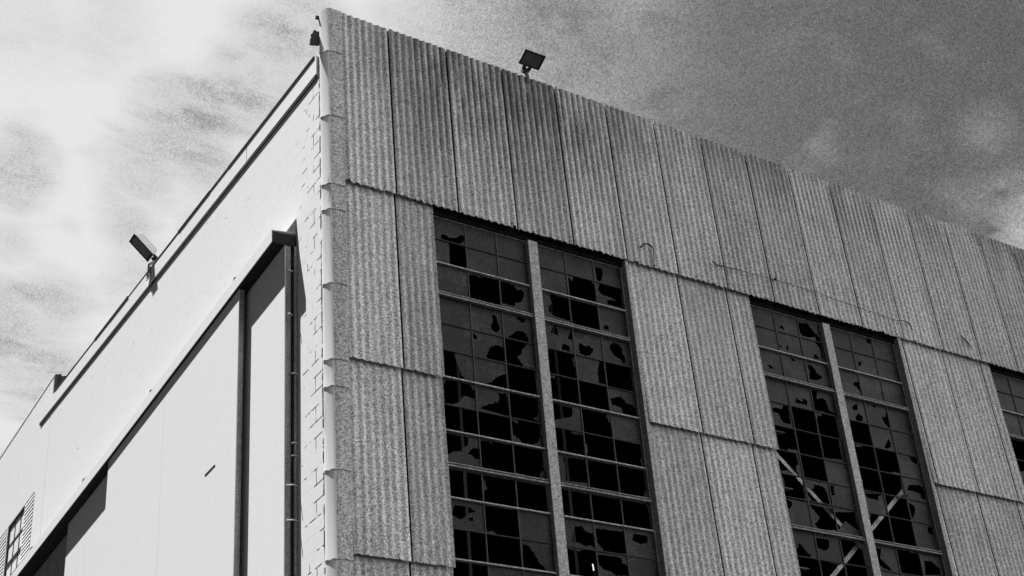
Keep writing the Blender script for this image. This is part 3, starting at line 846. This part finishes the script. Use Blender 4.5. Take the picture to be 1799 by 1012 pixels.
# canopy: a thin inverted channel over the door tracks
def zc(y): return 12.749 - 0.0293 * (y - 1.02) if y < 8.25 else 12.537 - 0.017 * (y - 8.25)
can = MB()
ys = [1.02, 4.5, 8.1, 12.0, 20.0]
for a, b in zip(ys[:-1], ys[1:]):
    # fascia sheet
    can.hexa([(-0.425, a, zc(a)), (-0.417, a, zc(a)), (-0.425, b, zc(b)), (-0.417, b, zc(b)),
              (-0.425, a, zc(a) + 0.20), (-0.417, a, zc(a) + 0.20), (-0.425, b, zc(b) + 0.20), (-0.417, b, zc(b) + 0.20)])
    # top sheet
    can.hexa([(-0.416, a, zc(a) + 0.19), (-0.051, a, zc(a) + 0.24), (-0.416, b, zc(b) + 0.19), (-0.051, b, zc(b) + 0.24),
              (-0.416, a, zc(a) + 0.20), (-0.051, a, zc(a) + 0.25), (-0.416, b, zc(b) + 0.20), (-0.051, b, zc(b) + 0.25)])
can.build('door_canopy', WHT, hall)
tk = MB()
for xx in (-0.325, -0.25, -0.17, -0.092):
    for a, b in zip(ys[:-1], ys[1:]):
        tk.hexa([(xx - 0.035, a + 0.01, zc(a) + 0.04), (xx + 0.035, a + 0.01, zc(a) + 0.04), (xx - 0.035, b, zc(b) + 0.04), (xx + 0.035, b, zc(b) + 0.04),
                 (xx - 0.035, a + 0.01, zc(a) + 0.15), (xx + 0.035, a + 0.01, zc(a) + 0.15), (xx - 0.035, b, zc(b) + 0.15), (xx + 0.035, b, zc(b) + 0.15)])
for a, b in zip(ys[:-1], ys[1:]):  # dark strip added as the black shade behind the canopy fascia
    tk.hexa([(-0.416, a + 0.01, zc(a) + 0.01), (-0.372, a + 0.01, zc(a) + 0.01), (-0.416, b, zc(b) + 0.01), (-0.372, b, zc(b) + 0.01),
             (-0.416, a + 0.01, zc(a) + 0.08), (-0.372, a + 0.01, zc(a) + 0.08), (-0.416, b, zc(b) + 0.08), (-0.372, b, zc(b) + 0.08)])
tk.build('door_track_and_shade_strip', DRK, hall)
ep = MB()
ep.box(-0.416, -0.052, 1.032, 1.042, zc(1) + 0.005, zc(1) + 0.186)
ep.build('canopy_end_plate', DRK, hall)
# upstand flashing at the canopy end
tf = MB(); tf.prism([(-0.052, 13.00), (-0.052, 13.26), (-0.20, 12.99)], 'y', 1.03, 1.06); tf.build('gusset', LEAFE, hall)

# straps above the canopy
for yy in (3.28, 7.10, 10.93, 14.54):
    m_ = MB(); z0 = zc(yy) + 0.25
    m_.tube([(-0.052, yy, z0 + 0.62), (-0.085, yy, z0 + 0.60), (-0.092, yy, z0 + 0.50), (-0.078, yy, z0 + 0.42), (-0.085, yy, z0 + 0.36)], 0.012, 6)
    m_.build('strap_hook', DRK, hall)

# sliding door leaves
def leaf(x0, x1, y0, y1, z0=0.06, drop=0.02, face=WHT, seams=(), label=None):
    m_ = MB()
    e = 0.02
    seg = sorted([y0] + list(seams) + [y1])
    for a, b in zip(seg[:-1], seg[1:]):
        m_.hexa([(x0, a + (0.006 if a > y0 else 0), z0), (x0 + 0.012, a + (0.006 if a > y0 else 0), z0), (x0, b, z0), (x0 + 0.012, b, z0),
                 (x0, a + (0.006 if a > y0 else 0), zc(a) + drop), (x0 + 0.012, a + (0.006 if a > y0 else 0), zc(a) + drop), (x0, b, zc(b) + drop), (x0 + 0.012, b, zc(b) + drop)])
    o = m_.build('door_leaf', face, hall)
    c = MB()
    c.hexa([(x0 + 0.0125, y0 + 0.004, z0), (x1, y0 + 0.004, z0), (x0 + 0.0125, y1 - 0.004, z0), (x1, y1 - 0.004, z0),
            (x0 + 0.0125, y0 + 0.004, zc(y0) + drop), (x1, y0 + 0.004, zc(y0) + drop), (x0 + 0.0125, y1 - 0.004, zc(y1) + drop), (x1, y1 - 0.004, zc(y1) + drop)])
    c.build('leaf_core', LEAFE, o)
    if label: o['label'] = label
    return o
A_ = leaf(-0.370, -0.285, 2.33, 8.32, seams=(5.43,), label='outermost sheeted door leaf with a vertical seam')
B_ = leaf(-0.220, -0.13, 1.035, 5.6, label='inner door leaf beside the brick corner pier')
C_ = leaf(-0.220, -0.13, 7.4, 11.22, seams=(9.95,))
D_ = leaf(-0.105, -0.06, 10.6, 17.5, face=LEAFE)
# pull handle on the outer leaf
h = MB(); h.hexa([(-0.382, 3.10, 10.25), (-0.3705, 3.10, 10.25), (-0.382, 3.50, 10.25), (-0.3705, 3.50, 10.25), (-0.378, 3.14, 10.258), (-0.3705, 3.14, 10.258), (-0.378, 3.46, 10.258), (-0.3705, 3.46, 10.258)])
h.build('pull_bar', DRK, A_)
# guide angle on the jamb and its clips
ga = MB(); ga.box(-0.100, -0.052, 0.985, 1.0, 0.06, zc(1.02) - 0.01); ga.build('jamb_angle', LEAFE, hall)
for zz in (12.32, 11.62, 10.72, 9.70, 9.52, 9.10, 8.62):
    m_ = MB()
    m_.tube([(-0.125, 0.99, zz), (-0.17, 0.98, zz + 0.015), (-0.20, 0.98, zz - 0.005)] if zz > 11 else
            [(-0.055, 0.975, zz), (-0.115, 0.97, zz + 0.006), (-0.21 if zz < 9.2 else -0.14, 0.975, zz - 0.012)], 0.009, 6)
    m_.build('clip', BOLT, hall)

# ---------------------------------------------------------------- annex
anx = empty('whitewashed_annex', (0, 14.04, 0), 'taller whitewashed annex beyond the hall with dark corrugated end and small louvred window', 'building')
def abuild(m_, name, material, parent, **kw):
    o = m_.build(name, material, parent, **kw)
    if parent == anx:
        o.matrix_parent_inverse = Matrix.Translation(-Vector(anx.location))
    return o
aw = MB()
WY0, WY1, WZ0, WZ1 = 15.60, 17.02, 13.28, 14.70
LO = [(14.83, 15.56), (17.10, 17.95)]
# wall with real openings for the window and louvres
ya, yb = 14.04, 30.0
x0_, x1_ = -0.048, 0.20
zt0, zt1 = 17.12, 17.12
aw.box(x0_, x1_, ya, LO[0][0], 0, zt0)
aw.box(x0_, x1_, LO[1][1], yb, 0, zt0)
aw.box(x0_, x1_, LO[0][0], LO[1][1], 14.702, zt0)
aw.box(x0_, x1_, LO[0][0], LO[1][1], 0, 13.27)
aw.box(x0_, x1_, LO[0][1], WY0, 13.27, 14.702)
aw.box(x0_, x1_, WY1, LO[1][0], 13.27, 14.702)
abuild(aw, 'wall', BLK, anx)
cp = MB(); cp.prism([(14.04, 17.121), (14.04, 17.17), (30, 17.30), (30, 17.121)], 'x', -0.06, 0.22)
abuild(cp, 'coping', WHT, anx)
bk = MB(); bk.box(0.2, 12, 29.8, 30, 0, 17.1); bk.box(11.8, 12, 14.3, 29.8, 0, 17.1)
abuild(bk, 'rear_wall', BLK, anx)
rf2 = MB(); rf2.box(0.21, 12.2, 14.1, 30.2, 17.0, 17.1)
abuild(rf2, 'roof', FELT, anx)
dk = MB(); dk.box(0.9, 1.0, 14.3, 20, 12, 16.9); abuild(dk, 'inner_wall', BOX, anx)
# corrugated end above the hall roof
ce = MB()
n = 200
for i in range(n):
    xa, xb = 0.0 + 12.0 * i / n - 0.03, 0.0 + 12.0 * (i + 1) / n - 0.03
    ofs = 0.03 * math.sin(i * 1.3)
    t_ = 17.17 + 0.02 * math.sin(i * 2.1)
    ce.hexa([(xa, 13.99 + 0.02 * (i % 2), 16.40), (xb, 13.99 + 0.02 * ((i + 1) % 2), 16.40), (xa, 14.035, 16.40), (xb, 14.035, 16.40),
             (xa, 13.99 + 0.02 * (i % 2), t_), (xb, 13.99 + 0.02 * ((i + 1) % 2), t_), (xa, 14.035, t_), (xb, 14.035, t_)])
abuild(ce, 'corrugated_gable', DRK, anx)
# window
wf = MB()
wf.box(-0.03, 0.03, WY0, WY0 + 0.06, WZ0, WZ1); wf.box(-0.03, 0.03, WY1 - 0.05, WY1, WZ0, WZ1)
wf.box(-0.03, 0.03, WY0 + 0.061, WY1 - 0.051, WZ1 - 0.06, WZ1); wf.box(-0.03, 0.03, WY0 + 0.061, WY1 - 0.051, WZ0, WZ0 + 0.05)
wf.box(-0.025, 0.03, WY0 + 0.061, WY1 - 0.051, 13.70, 13.76)
wf.box(-0.018, 0.03, WY0 + 0.061, WY1 - 0.051, 14.18, 14.20)
for yy in (16.02, 16.5):
    for z0, z1 in ((WZ0 + 0.051, 13.699), (13.761, 14.179), (14.201, WZ1 - 0.061)):
        wf.box(-0.015, 0.03, yy, yy + 0.018, z0, z1)
w2 = abuild(wf, 'window', DRK, anx)
pn = MB(); pn.box(0.0, 0.006, WY0 + 0.06, WY1 - 0.05, WZ0 + 0.05, WZ1 - 0.06)
pn.build('pane', WHT, w2)
for a, b in LO:
    lv = MB()
    nsl = 15
    for i in range(nsl):
        z0 = 13.30 + (14.68 - 13.30) * i / nsl
        lv.hexa([(-0.062, a, z0), (-0.050, a, z0), (-0.062, b, z0), (-0.050, b, z0),
                 (-0.052, a, z0 + 0.052), (-0.040, a, z0 + 0.052), (-0.052, b, z0 + 0.052), (-0.040, b, z0 + 0.052)])
    lo_ = abuild(lv, 'louvre', WHT, anx)
    bb = MB(); bb.box(0.05, 0.08, a, b, 13.271, 14.70)
    bb.build('backing', DRK, lo_)

# ---------------------------------------------------------------- floodlights
def floodlight(label, foot, head, up, side, wlen, hlen, thick, post_r, legs=False):
    """head = centre of the lens, up = long in-plane direction, side = in-plane width direction"""
    up = Vector(up).normalized(); side = Vector(side).normalized(); n = side.cross(up).normalized()
    if n.z > 0: n = -n
    foot = Vector(foot); head = Vector(head)
    root = empty('floodlight', foot, label, 'floodlight', 'floodlights on the roof edges')
    def bld(m_, name, material, parent=None, bevel=0.0):
        o = link(name, m_.mesh(name, foot), material, parent or root)
        if bevel:
            bv = o.modifiers.new('bevel', 'BEVEL'); bv.width = bevel; bv.segments = 2
        return o
    hs, hu = side * wlen / 2, up * hlen / 2
    b_ = MB(); d_ = -n * thick
    p = lambda s_, u_, dd, k_=1.0: head + hs * s_ * k_ + hu * u_ * k_ + dd
    b_.hexa([p(-1, -1, n * 0), p(1, -1, n * 0), p(-1, 1, n * 0), p(1, 1, n * 0), p(-1, -1, d_, 0.86), p(1, -1, d_, 0.86), p(-1, 1, d_, 0.86), p(1, 1, d_, 0.86)])
    hb = bld(b_, 'housing', HOUS, bevel=0.012)
    rm = MB()
    for s0, s1, u0, u1 in ((-1.04, 1.04, -1.04, -0.86), (-1.04, 1.04, 0.86, 1.04), (-1.04, -0.86, -0.859, 0.859), (0.86, 1.04, -0.859, 0.859)):
        rm.hexa([p(s0, u0, n * 0.002), p(s1, u0, n * 0.002), p(s0, u1, n * 0.002), p(s1, u1, n * 0.002),
                 p(s0, u0, n * 0.018), p(s1, u0, n * 0.018), p(s0, u1, n * 0.018), p(s1, u1, n * 0.018)])
    bld(rm, 'rim', DRK)
    ln = MB()
    ln.hexa([p(-.86, -.86, n * 0.002), p(.86, -.86, n * 0.002), p(-.86, .86, n * 0.002), p(.86, .86, n * 0.002),
             p(-.86, -.86, n * 0.008), p(.86, -.86, n * 0.008), p(-.86, .86, n * 0.008), p(.86, .86, n * 0.008)])
    bld(ln, 'lens', LENS)
    jt = head - hu * 1.02 - n * thick * 0.35
    yk = MB(); yk.tube([jt + side * 0.05, jt - up * 0.05 + side * 0.05, jt - up * 0.09], [0.028, 0.034, 0.03], 8)
    yk.tube([jt - side * 0.05, jt - up * 0.05 - side * 0.05, jt - up * 0.09], [0.028, 0.034, 0.03], 8)
    kn = jt - up * 0.10
    bm_ = bmesh.new()
    yk.tube([kn - side * 0.05, kn + side * 0.05], 0.045, 12)
    bld(yk, 'yoke', DRK)
    ps = MB(); ps.tube([foot, foot + Vector((0, 0, (kn - foot).z * 0.6)), kn], post_r, 10)
    bld(ps, 'post', FRM)
    if legs:
        lg = MB(); lg.hexa([foot + Vector(q) for q in ((-0.02, -0.07, -0.05), (0.01, -0.07, -0.05), (-0.02, 0.09, -0.05), (0.01, 0.09, -0.05), (-0.02, -0.05, 0.05), (0.01, -0.05, 0.05), (-0.02, 0.07, 0.06), (0.01, 0.07, 0.06))])
        bld(lg, 'bracket', HOUS)
    return root

fl1 = floodlight('grey box floodlight leaning out on a short post above the white side wall', (-0.118, 7.47, 15.95), (-0.255, 7.55, 16.59), (-0.70, 0.05, 0.71), (0, 1, 0), 0.27, 0.50, 0.17, 0.026, True)
fl2 = floodlight('small black floodlight on top of the corrugated cement parapet', (3.49, 0.03, 16.30), (3.46, -0.18, 16.60), (0, -0.90, 0.42), (1, 0, 0), 0.37, 0.25, 0.07, 0.03)

# ---------------------------------------------------------------- wires on the cladding
cb = MB()
pts = [(6.70, -0.075, 13.735), (6.80, -0.065, 13.695), (6.96, -0.06, 13.714), (7.5, -0.058, 13.735), (8.06, -0.06, 13.752), (8.94, -0.058, 13.744), (9.85, -0.058, 13.69), (10.87, -0.06, 13.642), (11.02, -0.075, 13.67), (11.12, -0.075, 13.667), (11.19, -0.07, 13.62), (11.22, -0.065, 13.54)]
cb.tube(pts, [0.011, 0.012, 0.009] + [0.005] * 5 + [0.008, 0.011, 0.010, 0.005], 6)
c0 = pts[4]
cb.tube([(c0[0] - 0.03, -0.07, c0[2] - 0.01), (c0[0], -0.075, c0[2]), (c0[0] + 0.03, -0.07, c0[2] - 0.01)], [0.012, 0.028, 0.012], 8)
o = cb.build('slack_wire', DRK)
tag(o, 'long thin slack wire strung across the cladding above the second window bay', 'wire')
cb = MB()
cb.tube([(5.26, -0.07, 13.60), (5.30, -0.072, 13.66), (5.38, -0.075, 13.70), (5.45, -0.075, 13.695), (5.505, -0.07, 13.638), (5.50, -0.066, 13.48), (5.482, -0.064, 13.34)], [0.012, 0.012, 0.012, 0.014, 0.010, 0.006, 0.006], 6)
cb.tube([(5.48, -0.07, 13.34), (5.485, -0.07, 13.31)], 0.014, 6)
o = cb.build('bent_wire', DRK)
tag(o, 'short bent hook of wire beside the first window bay head', 'wire')
cb = MB()
cb.tube([(12.52, -0.064, 13.74), (12.60, -0.066, 13.66), (12.68, -0.066, 13.60), (12.75, -0.064, 13.50)], [0.006, 0.014, 0.014, 0.006], 6)
o = cb.build('wire_stub', DRK)
tag(o, 'short dark stub of wire on the cladding left of the third window bay', 'wire')

# ---------------------------------------------------------------- glowing tube for an unidentified bright glimpse in the first bay
ti = empty('glow_tube', (4.18, 0.6, 8.2), 'lit lamp tube glimpsed inside through a missing pane', 'glow')
q = MB(); q.tube([(4.175, 0.6, 8.46), (4.183, 0.6, 8.36)], 0.009, 8)
e = MB(); e.tube([(4.183, 0.6, 8.36), (4.19, 0.6, 8.20)], 0.014, 8)
def emis(v):
    M = bpy.data.materials.new('tube_glow'); M.use_nodes = True
    b = M.node_tree.nodes['Principled BSDF']
    b.inputs['Emission Color'].default_value = (1, 1, 1, 1); b.inputs['Emission Strength'].default_value = v
    return M
EM = emis(0.5)
o = link('tube', q.mesh('tube', ti.location), EM, ti)
o = link('holder', e.mesh('holder', ti.location), DRK, ti)
